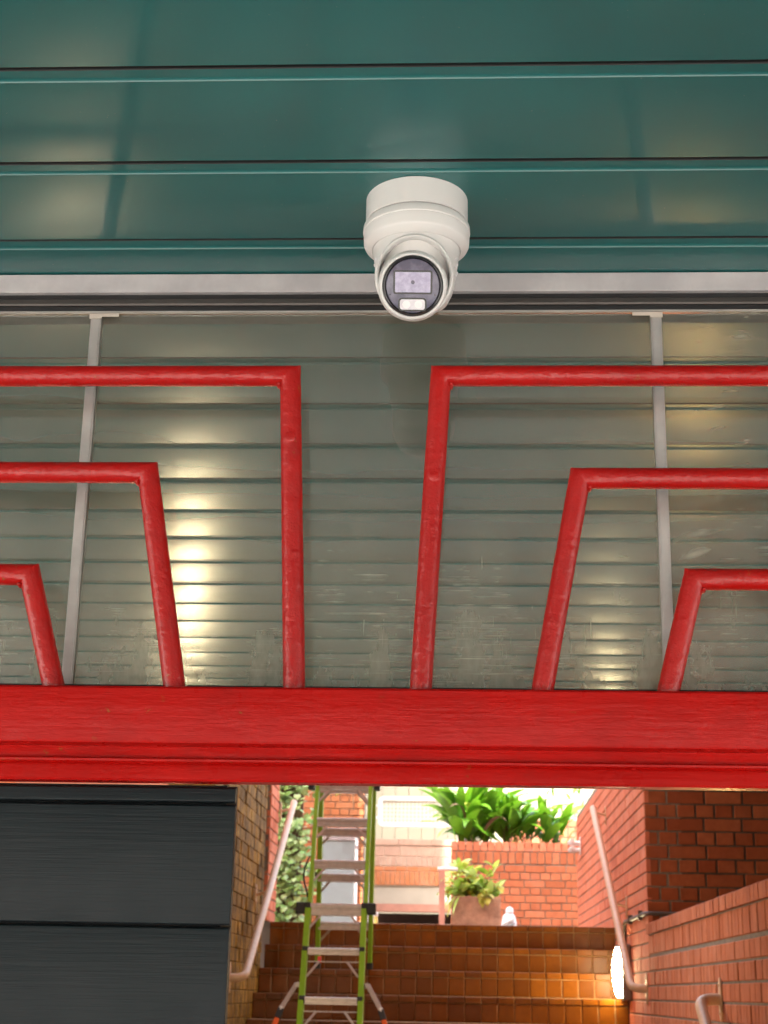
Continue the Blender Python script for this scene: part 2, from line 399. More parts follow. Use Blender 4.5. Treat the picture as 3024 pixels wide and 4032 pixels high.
def lay(parent, P0, u, n, L, rows, mat, joint=.010, depth=.03, jit=.0015, name='brick', limit=300, order=None):
    """rows: list of (z0, height, unit width, offset). Lays bricks on the plane through P0 along u, facing n."""
    R = rot_for(u, n); u = Vector(u); n = Vector(n); items = []
    for z0, h, wd, off in rows:
        x = -off
        while x < L:
            a, b = max(0, x), min(L, x+wd-joint)
            if b-a > .025: items.append((a, b, z0, h))
            x += wd
    if order: items.sort(key=lambda i: order(i))
    rest = MB()
    for i, (a, b, z0, h) in enumerate(items):
        p = Vector(P0) + u*(a+b)/2 + Vector((0, 0, z0+h/2)) + n*random.uniform(-jit, jit)
        if i < limit:
            o = link(name, brick_mesh(b-a, h, depth, mat), parent)
            o.matrix_local = Matrix.Translation(p) @ R @ Euler((random.gauss(0, .004), random.gauss(0, .005), random.gauss(0, .004))).to_matrix().to_4x4()
        else:
            me = brick_mesh(b-a, h, depth, mat); M = Matrix.Translation(p) @ R
            rest.add([M @ v.co for v in me.vertices], [tuple(pp.vertices) for pp in me.polygons])
    if rest.v:
        o = rest.build(name, mat, parent); o['kind'] = 'stuff'
def english(z0, z1, head=.120, stret=.240, start=0, h=.076, joint=.010):
    rows = []; i = start; z = z0
    while z < z1-.03:
        hh = min(h, z1-z)
        rows.append((z, hh, head, .03) if i % 2 == 0 else (z, hh, stret, .09 if i % 4 == 1 else .10))
        z += h+joint; i += 1
    return rows

# ================================================================== SETTING
XL, XR = -1.44, 1.18
def st(name, mb, mat, smooth=None): return tag(mb.build(name, mat, smooth=smooth), kind='structure')
st('ground', MB().add([(-900, -900, 0), (900, -900, 0), (900, 1500, 0), (-900, 1500, 0)], [(0, 1, 2, 3)]), 'concrete')
st('courtyard_paving', MB().box(-14, 14, 12.09, 40, .01, 2.2), 'paving')
st('landing', MB().box(XL+.01, XR-.01, 7.1, 9.84, .01, .821), 'paving')
st('corridor_floor', MB().box(XL+.01, 3.55, 2.1, 5.95, .002, .012), 'pale_floor')
lower = MB()
for i in range(4): lower.box(XL+.01, XR-.01, 7.1-.28*(i+1), 7.1-.28*i, .01, .821-.164*(i+1))
st('lower_steps', lower, 'tile')
# ceiling of metal slats
ceil = thing('ceiling', None, None, kind='structure')
PITCH, Y0 = .2088, 1.503
prof = [(.2074, .022), (.2074, .0012), (.2062, 0), (.16, -.0012), (.105, -.0018), (.06, -.0012), (.0296, 0), (.0288, -.0006), (.0280, -.0005), (.0271, .0010),
        (.0250, .0024), (.0092, .0030), (.0080, .0042), (.0080, .022)]
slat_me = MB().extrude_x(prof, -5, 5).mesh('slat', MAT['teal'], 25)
slat_me.materials.append(MAT['black_matt'])     # joint faces coloured black for the shadow in the gap
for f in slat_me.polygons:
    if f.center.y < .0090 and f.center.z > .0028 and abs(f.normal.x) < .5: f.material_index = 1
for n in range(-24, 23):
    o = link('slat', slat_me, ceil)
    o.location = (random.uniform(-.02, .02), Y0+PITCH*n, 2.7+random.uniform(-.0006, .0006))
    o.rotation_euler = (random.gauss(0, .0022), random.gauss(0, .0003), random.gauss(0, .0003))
st('roof_slab', MB().box(-5, 5, -3.6, 6.3, 2.722, 3.1), 'soffit')
sf = MB().box(-1.9, 3.9, 6.302, 7.5, 3.75, 4.0); sf.box(1.25, 3.9, 7.501, 10.3, 3.75, 4.0); sf.box(-1.9, 3.9, 6.302, 6.36, 2.73, 3.748)
st('soffit', sf, 'soffit')
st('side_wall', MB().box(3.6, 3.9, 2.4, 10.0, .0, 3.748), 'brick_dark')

up_ = MB().box(-14, 14, 2.5, 6.29, 3.11, 15.8); up_.box(-14, 14, 6.31, 7.5, 4.01, 15.8)  # unseen block over the passage, made tall to shade the courtyard
up_.box(-14, -4.2, 14.5, 23.0, 2.21, 13.5)  # unseen wing added to keep sun off the courtyard ledge
st('unseen_shade_blocks', up_, 'brick')
fc = MB(); fc.box(-30, 30, -19, -18, 0, 6)  # unseen facade added behind the camera to block horizon sky
for i in range(14):
    fc.box(-28+i*4.1, -26.4+i*4.1, -17.99, -17.9, 1.0, 2.6); fc.box(-28+i*4.1, -26.4+i*4.1, -17.99, -17.9, 3.7, 5.3)
st('added_street_facade', fc, 'cream')
# ------------------------------------------------------------------ staircase
stair = thing('staircase', None, None, kind='structure')
core = MB()
RZ, TY, NS = .1725, .28, 8
for k in range(NS):
    core.box(XL+.004, XR-.004, 12.066-TY*k, 12.066-TY*(k-1) if k else 12.088, .02, 2.203-RZ*k)
core.build('tread_core', 'grout', stair)
TW = .1155
for k in range(6):
    yk, zk = 12.06-TY*k, 2.205-RZ*k
    off = random.uniform(0, .02)
    cut = .118
    lay(stair, (XL+.005, yk, 0), (1, 0, 0), (0, -1, 0), XR-XL-.01, [(zk-RZ+.004, cut, TW, off)], 'tile', .007, .02, .0012, 'riser_tile')
    lay(stair, (XL+.005, yk-.007, 0), (1, 0, 0), (0, -1, 0), XR-XL-.01, [(zk-RZ+.004+cut+.006, RZ-cut-.012, TW, off)], 'tile', .007, .06, .001, 'nosing_tile')

# ------------------------------------------------------------------ brick walls
wl = thing('brick_wall', 'rough weathered brown brick wall at left of the stairs with a handrail on it', 'wall')
MB().box(XL-.30, XL-.012, 9.2, 11.62, 0, 3.37).box(XL-.30, XL-.012, 2.3, 9.198, 0, 2.14).build('mortar', 'mortar_brown', wl)
lay(wl, (XL, 11.62, 0), (0, -1, 0), (1, 0, 0), 2.1, english(1.36, 3.36, h=.0815, joint=.0045), 'brick_brown', .0045, .03, .005, order=lambda i: (i[2] > 3.25, i[0]))
wl2 = thing('brick_wall', 'narrow pale pink brick wall beyond the brown wall at left of stair top', 'wall')
MB().box(XL-.30, XL-.010, 11.88, 12.42, 2.2, 3.46).build('mortar', 'mortar', wl2)
MB().box(XL-.30, XL-.06, 11.63, 11.878, .0, 3.44).build('recess', 'dark_void', wl2)  # dark face painted for the shadow gap between the walls
lay(wl2, (XL, 12.42, 0), (0, -1, 0), (1, 0, 0), .54, english(2.205, 3.46, .12, .24), 'brick_pink', .009, .03, .002)

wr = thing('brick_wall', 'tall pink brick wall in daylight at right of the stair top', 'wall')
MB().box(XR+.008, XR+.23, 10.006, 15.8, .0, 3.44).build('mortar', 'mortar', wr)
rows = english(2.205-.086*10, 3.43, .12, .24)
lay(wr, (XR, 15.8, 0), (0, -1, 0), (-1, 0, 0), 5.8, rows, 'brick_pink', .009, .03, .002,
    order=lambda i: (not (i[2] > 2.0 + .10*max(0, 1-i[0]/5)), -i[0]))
wd_ = thing('brick_wall', 'dark shaded red brick wall behind the parapet at the right edge', 'wall')
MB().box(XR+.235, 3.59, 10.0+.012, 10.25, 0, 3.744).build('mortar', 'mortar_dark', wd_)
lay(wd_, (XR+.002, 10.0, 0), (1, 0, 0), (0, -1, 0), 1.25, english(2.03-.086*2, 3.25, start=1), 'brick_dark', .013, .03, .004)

par = thing('parapet_wall', 'low brick parapet with slanting coping at the lower right corner', 'wall')
MB().box(XR+.008, XR+.22, 5.6, 9.996, 0, 2.12).build('mortar', 'mortar', par)
# coping bricks laid on edge, front edge lower than the crown
cop = MB(); cw = .076
cp = [(-.012, -.066), (-.012, -.006), (.004, .004), (.11, .036), (.225, .036), (.225, -.066)]
vs = [(x, y, z) for y in (-cw/2, cw/2) for x, z in cp]; nn = len(cp)
cop.add(vs, [tuple(range(nn)), tuple(reversed(range(nn, 2*nn)))] + [(i, nn+i, nn+(i+1) % nn, (i+1) % nn) for i in range(nn)])
cop_me = cop.mesh('coping_brick', MAT['brick'])
y = 9.955
while y > 5.65:
    o = link('coping_brick', cop_me, par); o.location = (XR+random.uniform(-.002, .002), y, 2.143+random.uniform(-.0015, .0015))
    o.rotation_euler = (random.gauss(0, .006), 0, random.gauss(0, .006)); y -= .0855
prow = [(1.958, .112, .0855, .02)]
z = 1.862; i = 0
while z > 1.25:
    prow.append((z, .076, .120 if i % 2 == 0 else .080, .03+.02*(i % 3))); z -= .086; i += 1
lay(par, (XR, 9.99, 0), (0, -1, 0), (-1, 0, 0), 4.3, prow, 'brick', .010, .03, .003, order=lambda i: -i[0] + (3 if i[2] < 1.5 else 0))

# ------------------------------------------------------------------ painted door head: beam, dark panel
beam = thing('door_beam', 'red painted timber beam with a moulded lower edge across the doorway', 'beam')
bp = [(1.948, 2.073), (1.9455, 2.070), (1.945, 2.004), (1.947, 2.000), (1.952, 1.9985), (1.9635, 1.9975), (1.9635, 1.984), (1.962, 1.9825),
      (1.9555, 1.9822), (1.953, 1.980), (1.9535, 1.9775), (1.957, 1.9762), (1.9585, 1.9755), (1.9565, 1.9735), (1.956, 1.971), (1.9565, 1.9555), (1.959, 1.953),
      (1.988, 1.953), (1.988, 1.965), (2.07, 1.965), (2.07, 2.073)]
MB().extrude_x(bp[:7] + [(1.9635, 1.9832), (2.07, 1.9832), (2.07, 2.073)], -2.4, 2.4).build('fascia', 'red_wood', beam, 35)
MB().extrude_x([(1.9640, 1.9830)] + bp[7:17] + [(1.985, 1.953), (1.985, 1.9830)], -2.4, 2.4).build('moulding', 'red_wood', beam, 35)
for x in (-.405, .22, -.03, .5):
    MB().lathe([(.0035, 0), (.003, .0012), (0, .002)], 12, axis_matrix((x, 1.9585, 1.9752), (0, -1, .1), (0, 0, 1))).build('nail_head', 'red_wood', beam, 50)

grille = thing('tube_grille', 'red painted steel tube grille of six bent rails standing on the beam', 'grille')
YR, TR = 1.975, .0147
def rail(label, x_top, z_top, x_bot, mirror):
    pts = [(x_bot, YR, 2.066), (x_top, YR, z_top), (2*mirror-x_top, YR, z_top), (2*mirror-x_bot, YR, 2.066)]
    # extra points so that the wobbling of old paint has vertices to act on
    P = [Vector(p) for p in pts]; Q = []
    for a, b in zip(P[:-1], P[1:]):
        for i in range(24): Q.append(a.lerp(b, i/24))
    Q.append(P[-1])
    o = MB().tube(Q, TR, 28).build('rail', 'red_tube', grille, 40)
    o['label'] = label
    s = 1 if mirror > x_top else -1
    # weld bead in the inner corner
    d1 = (P[0]-P[1]).normalized(); d2 = Vector((s, 0, 0)); c = P[1] + (d1+d2).normalized()*(TR/math.sin(math.acos(max(-1, min(1, d1.dot(d2))))/2)+.0006)
    MB().lathe([(0, -.012), (.0022, -.009), (.0032, 0), (.0022, .009), (0, .012)], 14, axis_matrix(c, (0, 1, 0), (0, 0, 1)), 1.15, 1.15).build('weld_bead', 'red_tube', o, 60)
    return o, P
L1, p = rail('left tall rail beside the gap, with a bolt plug', -.2365, 2.5165, -.215, -1.0)
R1, q = rail('right tall rail beside the gap', -.0275, 2.5165, -.051, .85)
L2, p2 = rail('left middle-height rail', -.427, 2.374, -.371, -1.0)
R2, q2 = rail('right middle-height rail with rusty flaking edge', .1610, 2.3675, .105, .85)
L3, p3 = rail('left lowest rail at the edge', -.578, 2.2285, -.530, -1.0)
R3, q3 = rail('right lowest rail at the edge', .3075, 2.2275, .266, .85)
def plug(par, P, f, r=.008):
    c = P[1].lerp(P[0], f) + Vector((0, -TR+.0012, 0))
    MB().lathe([(r*1.05, -.002), (r, .0008), (r*.8, .0016), (0, .0018)], 8, axis_matrix(c, (0, -1, 0), (0, 0, 1))).build('bolt_plug', 'red_tube', par, 30)
def patch(par, P, f, r=.010):
    c = P[1].lerp(P[0], f) + Vector((0, -TR+.0022, 0))
    MB().lathe([(r*1.1, -.0035), (r, 0), (r*.6, .0012), (0, .0015)], 14, axis_matrix(c, (0, -1, .05), (.3, 0, 1)), .9, 1.4).build('paint_blister', 'red_tube', par, 60)
plug(L1, p, .21); plug(R1, q, .335, .0075); patch(R1, q, .36, .007)
patch(L2, p2, .60, .007); patch(R2, q2, .93, .009); patch(L3, p3, .72, .005); patch(R2, q2, .28, .005)

pan = thing('boarded_panel', 'charcoal painted panel of wide horizontal boards under the beam at left', 'panel')
MB().box(-2.4, -.300, 1.994, 2.008, 0, 1.9525).build('backing', 'charcoal', pan)
zt = 1.9505; zs = [1.9285, 1.7765, 1.6245, 1.4725, 1.3205, 1.1685, 1.0165, .8645, .7125, .5605, .4085, .2565, .1045]
for i, zb in enumerate(zs):
    b = MB(); xr = -.2865
    bd = [(1.993, zt-.0010), (1.9850, zt-.0014), (1.9795, zt-.0036), (1.9785, zt-.009), (1.9775, zb+.003), (1.9785, zb+.0012), (1.993, zb+.0008)]
    b.extrude_x(bd, -2.4, xr + random.uniform(-.0012, .0012))
    o = b.build('board', 'charcoal', pan, 30, bevel=.0012); zt = zb
MB().box(-.2990, -.2872, 1.9945, 2.003, .1, 1.9515).build('edge_strip', 'charcoal_edge', pan)

# ------------------------------------------------------------------ glazed screen above the beam
scr = thing('glazed_screen', 'scratched clear glazing above the red beam, under the green ceiling', 'window')
MB().box(-2.4, 2.4, 2.0215, 2.075, 2.6675, 2.6965).build('head_frame', 'white_frame', scr, bevel=.001)
MB().box(-2.4, 2.4, 2.030, 2.074, 2.6585, 2.6672).build('head_gasket', 'black_matt', scr)
MB().extrude_x([(2.0235, 2.6505), (2.0235, 2.6570), (2.0250, 2.6582), (2.073, 2.6582), (2.073, 2.6480), (2.0250, 2.6480)], -2.4, 2.4).build('head_channel', 'bronze', scr)
MB().box(-2.4, 2.4, 2.0285, 2.073, 2.6400, 2.6478).build('lower_gasket', 'black_matt', scr)
MB().box(-2.4, 2.4, 2.0260, 2.0300, 2.6372, 2.6398).build('edge_bead', 'alu', scr)
BARS = (-1.341, -.531, .279, 1.089)
for a, b in zip(BARS[:-1], BARS[1:]):
    MB().box(a+.003, b-.003, 2.034, 2.040, 2.0905, 2.6395).build('pane', 'glass', scr)
for i, x in enumerate(BARS):
    hb = MB(); hb.extrude_x([(2.0290, 2.0905), (2.0290, 2.636), (2.0335, 2.636), (2.0335, 2.0905)], x-.0058, x+.0058)
    hb.box(x-.0078, x+.0078, 2.0306, 2.0338, 2.0907, 2.6358)
    hb.box(x-.0078, x+.0078, 2.0405, 2.0445, 2.0907, 2.6358)
    hb.build('glazing_bar', 'alu', scr, bevel=.0006)
    s = 1 if i == 1 else -1
    c = MB(); c.box(x+(.001 if s > 0 else -.034), x+(.034 if s > 0 else -.001), 2.0275, 2.0288, 2.6318, 2.6368)
    c.box(x-.009, x+.009, 2.0272, 2.0289, 2.6288, 2.6366)
    c.build('clip', 'tape', scr)
MB().box(-2.4, 2.4, 2.0265, 2.070, 2.0805, 2.0900).build('sill_gasket', 'black_matt', scr)
MB().box(-2.4, 2.4, 2.0235, 2.071, 2.0735, 2.0802).build('sill', 'alu', scr)

# ------------------------------------------------------------------ security camera
TC = Vector((-.0585, 1.8150, 2.70))
tur = thing('security_camera', 'white turret security camera hanging from the green slatted ceiling', 'camera', loc=TC)
def tb(mb, name, mat, par=None, sm=30, bevel=0): return mb.build(name, mat, par or tur, sm, bevel)
tb(MB().lathe([(.0640, .0005), (.0668, -.0015), (.0670, -.0355), (.0662, -.0362), (.0600, -.0363), (.0600, .0005)], 72), 'mounting_base', 'white_plastic')
tb(MB().lathe([(.0650, -.0362), (.0650, -.0392)], 72), 'seam', 'grey_gap')
tb(MB().lathe([(.0655, -.0390), (.0680, -.0396), (.0698, -.0425), (.0702, -.0495), (.0694, -.0502), (.0690, -.0508), (.0694, -.0514), (.0688, -.0655),
               (.0672, -.0690), (.0585, -.0752), (.0575, -.0752), (.0575, -.06)], 72), 'trim_ring', 'white_plastic')
body = tb(MB().lathe([(.0570, -.0740), (.0565, -.0760), (.0557, -.082), (.0535, -.100), (.0510, -.118), (.0475, -.134), (.0415, -.1465), (.030, -.153), (0, -.155)], 72), 'body', 'white_plastic')
for sx, n in ((1, 5), (-1, 2)):
    for i in range(n):
        a = math.radians(-18 if sx > 0 else 198) + sx*(.10*(i % 2)); zz = -.094-.0058*i
        rr = .0545+.0004
        c = Vector((rr*math.cos(a), rr*math.sin(a), zz))
        tb(MB().lathe([(.0021, -.0006), (.0019, .0006), (0, .0009)], 10, axis_matrix(c, (math.cos(a), math.sin(a), -.25), (0, 0, 1))), 'speaker_hole', 'led_dot', body)
ax = Vector((.030, -.900, -.430)).normalized()
face_c = Vector((-.0605, 1.7560, 2.5480)) - TC
upv = (Vector((0, 0, 1)) - ax*ax.z).normalized()
# shroud: rim round the eyeball, a little above the face centre and tilted up
sh_ax = (ax + upv*.16).normalized()
shc = face_c - ax*.012 + upv*.0128 + Vector((.0018, 0, 0))
Ms = axis_matrix(shc, sh_ax, (0, 0, 1))
tb(MB().lathe([(.0445, -.030), (.0450, -.004), (.0458, .0005), (.0478, .0022), (.0498, .0008), (.0503, -.003), (.0500, -.012), (.0488, -.028), (.045, -.046)], 72, Ms, 1, 1.07), 'shroud', 'white_plastic', None, 50)
Me = axis_matrix(face_c, ax, (0, 0, 1))
eye = tb(MB().lathe([(.0368, -.0035), (.0385, .0012), (.0402, .0014), (.0416, .0002), (.0428, -.0035), (.0440, -.010), (.0448, -.018), (.0445, -.028), (.042, -.036), (0, -.040)], 72, Me), 'eyeball', 'white_plastic', None, 50)
tb(MB().lathe([(.0378, -.004), (.0378, .0018), (.0368, .0030), (.0350, .0026), (.0335, .0005), (.0335, -.004)], 72, Me), 'bezel', 'black_gloss', eye, 40)
tb(MB().lathe([(.0334, -.003), (.0334, .0008), (.0325, .0013), (0, .0013)], 72, Me), 'face_plate', 'face', eye, 30)
def rrect(w, h, r, z0, z1, cx, cy, seg=6):
    pts = []
    for qx, qy, a0 in ((1, 1, 0), (-1, 1, 90), (-1, -1, 180), (1, -1, 270)):
        for i in range(seg+1):
            a = math.radians(a0+90*i/seg); pts.append((cx+qx*(w/2-r)+r*math.cos(a), cy+qy*(h/2-r)+r*math.sin(a)))
    n = len(pts); vs = [Me @ Vector((x, y, z)) for z in (z0, z1) for x, y in pts]
    return MB().add(vs, [tuple(reversed(range(n))), tuple(range(n, 2*n))] + [(i, (i+1) % n, n+(i+1) % n, n+i) for i in range(n)])
tb(rrect(.0490, .0297, .0028, .0008, .0019, 0, .0045), 'lens_border', 'black_gloss', eye)
lp = tb(rrect(.0445, .0252, .0012, .0015, .0024, 0, .0045), 'lens_window', 'lens_panel', eye)
tb(MB().lathe([(.0026, .0010), (.0025, .0027), (.0014, .0027), (.0008, .0030), (0, .0031)], 24, Me @ Matrix.Translation((0, .0045, 0))), 'lens', 'face', eye)
tb(rrect(.0356, .0170, .0046, .0008, .0019, -.0002, -.0232), 'lamp_border', 'black_gloss', eye)
tb(rrect(.0315, .0128, .0034, .0015, .0025, -.0002, -.0232), 'lamp_window', 'led_window', eye)
for dx in (-.0078, .0074):
    tb(MB().lathe([(.0052, .0020), (.0050, .0030), (.0030, .0032), (0, .0036)], 24, Me @ Matrix.Translation((dx, -.0232, 0))), 'led', 'led_dot', eye)
for dx in (-.0285, .0280):
    tb(MB().lathe([(.0009, .0008), (.0009, .0017), (0, .0017)], 10, Me @ Matrix.Translation((dx, -.0110, 0))), 'microphone_hole', 'black_gloss', eye)

# ------------------------------------------------------------------ handrails
def arc(P, r, n=6):
    P = [Vector(p) for p in P]; out = [P[0]]
    for a, b, c in zip(P[:-2], P[1:-1], P[2:]):
        d1, d2 = (a-b).normalized(), (c-b).normalized(); th = d1.angle(d2); k = min(r/math.tan(th/2), (a-b).length*.9, (c-b).length*.9)
        p0, p2 = b+d1*k, b+d2*k
        for i in range(n+1):
            t = i/n; out.append(p0*(1-t)**2 + b*2*t*(1-t) + p2*t*t)
    return out + [P[-1]]
def handrail(label, X, side, yf, zf, ye, ze, brackets, mat='handrail', rad=.026, off=.10, group='stair handrails'):
    t = thing('handrail', label, 'handrail', group)
    xi = X - side*off
    MB().tube(arc([(X-side*.004, yf, zf), (xi, yf, zf), (xi, ye, ze)], .07, 8), rad, 18).build('tube', mat, t, 50)
    def flange(y, z, h=.095, wd=.030):
        f = MB().lathe([(.0475, -.004), (.0475, .003), (.044, .005), (0, .005)], 24, axis_matrix((X-side*.004, y, z), (-side, 0, 0), (0, 0, 1)), wd/.0475, h/.0475).build('flange', mat, t, 40)
        for dz in (-.65, .65):
            MB().lathe([(.008, 0), (.007, .004), (0, .006)], 8, axis_matrix((X-side*.009, y, z+dz*h), (-side, 0, 0), (0, 0, 1))).build('bolt', mat, f, 30)
    flange(yf, zf)
    for yb in brackets:
        k = (yb-yf)/(ye-yf); zb = zf+(ze-zf)*k
        flange(yb, zb-.04, .075, .022)
        MB().tube([(X, yb, zb-.04), (xi, yb, zb-.012)], .010, 10).build('bracket', mat, t, 50)
    return t
handrail('beige handrail on the rough brown wall at left of the stairs', XL, -1, 10.03, 1.775, 12.58, 3.165, (11.15, 12.5))
handrail('beige handrail rising along the pink wall at right, ending by the lit lamp', XR, 1, 10.11, 1.755, 12.62, 3.155, (11.17, 12.58))
handrail('short curved end of beige handrail on the parapet at the bottom right corner', XR, 1, 7.30, 1.70, 6.0, .90, (6.1,))
wh = thing('handrail', 'white handrail end at the far end of the pink wall beside the planter', 'handrail', 'stair handrails')
MB().tube(arc([(XR-.002, 15.25, 3.12), (1.07, 15.25, 3.12), (1.07, 14.8, 3.10)], .05), .022, 14).build('tube', 'white_rail', wh, 50)
MB().tube(arc([(XR-.002, 15.25, 3.06), (1.07, 15.25, 3.05), (1.07, 14.8, 3.04)], .05), .020, 14).build('tube', 'white_rail', wh, 50)
MB().box(XR-.012, XR-.002, 15.215, 15.285, 3.01, 3.18).build('flange', 'white_rail', wh, bevel=.003)

# ------------------------------------------------------------------ bulkhead lamps and conduit
def bulkhead(label, X, side, Y, Z, lens='lamp_lens'):
    t = thing('wall_lamp', label, 'lamp', 'bulkhead wall lamps', (X, Y, Z))
    MB().box(min(0, -side*.062), max(0, -side*.062), -.125, .125, -.185, .185).build('housing', 'lamp_body', t, bevel=.012)
    n = 5; H = .172
    def sect(z, k=1.0):   # outline of the lens at height z
        w_ = math.sqrt(max(0, 1-(z/(H*1.12))**2))
        return [(-side*(.058+.062*k*w_*math.sin(a)), .078*k*w_*math.cos(a)*1.0, z) for a in [math.pi*i/12 for i in range(13)]]
    for i in range(n):
        za, zb = -H+2*H*i/n+.004, -H+2*H*(i+1)/n-.004
        m = MB(); zz = [za+(zb-za)*j/4 for j in range(5)]; vs = []
        for z_ in zz: vs += sect(z_)
        fs = [(j*13+k, j*13+k+1, (j+1)*13+k+1, (j+1)*13+k) for j in range(4) for k in range(12)]
        fs += [tuple(range(13)), tuple(52+k for k in range(13))]
        m.add(vs, fs).build('lens', lens, t, 40)
    for i in range(n+1):
        z_ = -H+2*H*i/n
        MB().tube([Vector(p) for p in sect(z_, 1.05)], .0080, 8).build('guard_bar', 'lamp_body', t, 60)
    return t
bulkhead('lit oval bulkhead lamp on the right wall beside the steps', XR, 1, 11.13, 1.865, 'lamp_lens_steps')
bulkhead('lit bulkhead lamp on the brown left wall hidden behind the charcoal panel', XL, -1, 7.4, 1.75)
bulkhead('lit bulkhead lamp low on the left wall close behind the doorway', XL, -1, 4.75, 1.05, 'lamp_lens_dim')
bulkhead('lit bulkhead lamp low on the parapet wall by the lower steps', XR, 1, 6.62, .80, 'lamp_lens_low')
cd = tag(MB().tube(arc([(XR-.014, 11.27, 2.04), (XR-.014, 11.24, 2.205), (XR-.014, 10.0-.02, 2.205), (1.9, 9.976, 2.2)], .03, 4), .013, 10).build('conduit', 'conduit', None, 50),
         'thin dark conduit pipe bending round the wall corner above the lamp', 'pipe')
for yy in (10.25, 10.85):
    MB().box(XR-.030, XR-.001, yy-.012, yy+.012, 2.176, 2.236).build('saddle_clip', 'conduit', cd, bevel=.003)

# ------------------------------------------------------------------ ladder
lad = thing('ladder', 'green and aluminium multi-position stepladder standing in front of the steps', 'ladder', loc=(0, 0, 0))
def fp(x, z): return Vector((x, 9.4+.377*(z-.82), z))
def bpt(x, z): return Vector((x, 11.55-.444*(z-1.86), z))
def chan(a, b, wx, wy, name, mat, par=lad, bev=.003): return MB().bar(a, b, wx, wy).build(name, mat, par, bevel=bev)
Ltop, Rtop, Lbot, Rbot = -.934, -.583, -.943, -.592
zA = 3.72
for xt, xb, s in ((Ltop, Lbot, -1), (Rtop, Rbot, 1)):
    chan(fp(xt, zA), fp(xt, 2.12), .026, .062, 'inner_rail', 'fibreglass')
    chan(fp(xb, 2.20), fp(xb-.010*s*-1, .86), .034, .072, 'outer_rail', 'fibreglass')
    MB().box(-.024, .024, -.05, .05, -.035, .02).build('foot', 'black_matt', lad, bevel=.006, loc=fp(xb, .855))
    MB().box(-.030, .030, -.045, .045, -.035, .035).build('lock', 'black_matt', lad, bevel=.008, loc=fp(xb+s*.045, 2.200))
    MB().box(-.016, .016, -.040, .040, -.030, .030).build('lock_collar', 'black_matt', lad, bevel=.004, loc=fp(xb, 2.205))
    MB().box(-.017, .017, -.040, .040, -.022, .022).build('lock_collar', 'black_matt', lad, bevel=.004, loc=fp(xb, 1.945))
    MB().box(-.017, .017, -.040, .040, -.022, .022).build('lock_collar', 'black_matt', lad, bevel=.004, loc=fp(xb, 1.655))
    MB().box(-.020, .020, -.045, .045, -.030, .030).build('hinge_cap', 'black_matt', lad, bevel=.006, loc=fp(xt+s*.042, 3.005))
    chan(bpt(xt-.025*(s < 0), 3.72), bpt(-1.018 if s < 0 else -.640, 1.90), .032, .055, 'rear_rail', 'fibreglass')
    MB().box(-.022, .022, -.04, .04, -.03, .02).build('foot', 'black_matt', lad, bevel=.005, loc=bpt(-1.018 if s < 0 else -.640, 1.885))
MB().tube([fp(Ltop-.02, zA+.03)+Vector((0, .03, 0)), fp(Rtop+.02, zA+.03)+Vector((0, .03, 0))], .03, 14).build('top_hinge', 'black_matt', lad, 40)
def rung(c, L, H, D, name='rung', th=.36):
    p = [(-D/2, -H/2), (-D/2, -H*.16), (-D/2+.004, -H*.12), (-D/2+.004, H*.10), (-D/2, H*.14), (-D/2, H*.40), (-D/2+.004, H/2), (D/2, H/2), (D/2, -H/2)]
    o = MB().extrude_x(p, -L/2, L/2).build(name, 'ladder_alu', lad, loc=c); return o
cx = (Ltop+Rtop)/2; cb = (Lbot+Rbot)/2
for z_, H, L, c in ((3.46, .05, .33, cx), (3.24, .05, .33, cx), (3.0, .052, .33, cx), (2.755, .054, .33, cx), (2.478, .054, .33, cx), (2.192, .074, .33, cb), (1.938, .042, .32, cb), (1.648, .044, .32, cb),
                    (1.37, .044, .32, cb), (1.09, .044, .32, cb)):
    o = rung(fp(c, z_), L, H, .055)
    if z_ == 3.0:
        for dx in (-.085, .075): MB().lathe([(.009, 0), (.008, .004), (0, .005)], 10, axis_matrix((dx, -.0278, .006), (0, -1, 0), (0, 0, 1))).build('bolt', 'black_matt', o, 30)
    if z_ == 1.938:
        MB().box(-.012, .012, -.036, -.0285, -.07, -.03).build('hang_tag', 'red_tag', o, bevel=.004, loc=(-.085, 0, 0))
    if z_ < 2.0:
        chan(fp(c-.16, z_-.062), fp(c+.16, z_-.062), .006, .026, 'brace_bar', 'ladder_alu', bev=.001)
        for s in (-1, 1): chan(fp(c+s*.085, z_-.060)+Vector((0, -.016, 0)), fp(c+s*.158, z_-.150)+Vector((0, -.016, 0)), .014, .005, 'brace', 'ladder_alu', bev=.001)
    elif z_ < 3.2:
        for s in (-1, 1): chan(fp(c+s*.085, z_-H/2+.012)+Vector((0, -.012, 0)), fp(c+s*.162, z_-H/2-.078)+Vector((0, -.012, 0)), .014, .005, 'brace', 'ladder_alu', bev=.001)
for z_ in (3.08, 2.79, 2.482, 2.155):
    c = Vector((-.828, 0, 0)); o = rung(bpt(-.805 if z_ > 2.8 else -.827, z_), .36, .058, .05, 'rear_rung')
    for s in (-1, 1): chan(bpt(-.822+s*.095, z_-.02)+Vector((0, -.01, 0)), bpt(-.822+s*.175, z_-.105)+Vector((0, -.01, 0)), .016, .006, 'brace', 'ladder_alu', bev=.001)
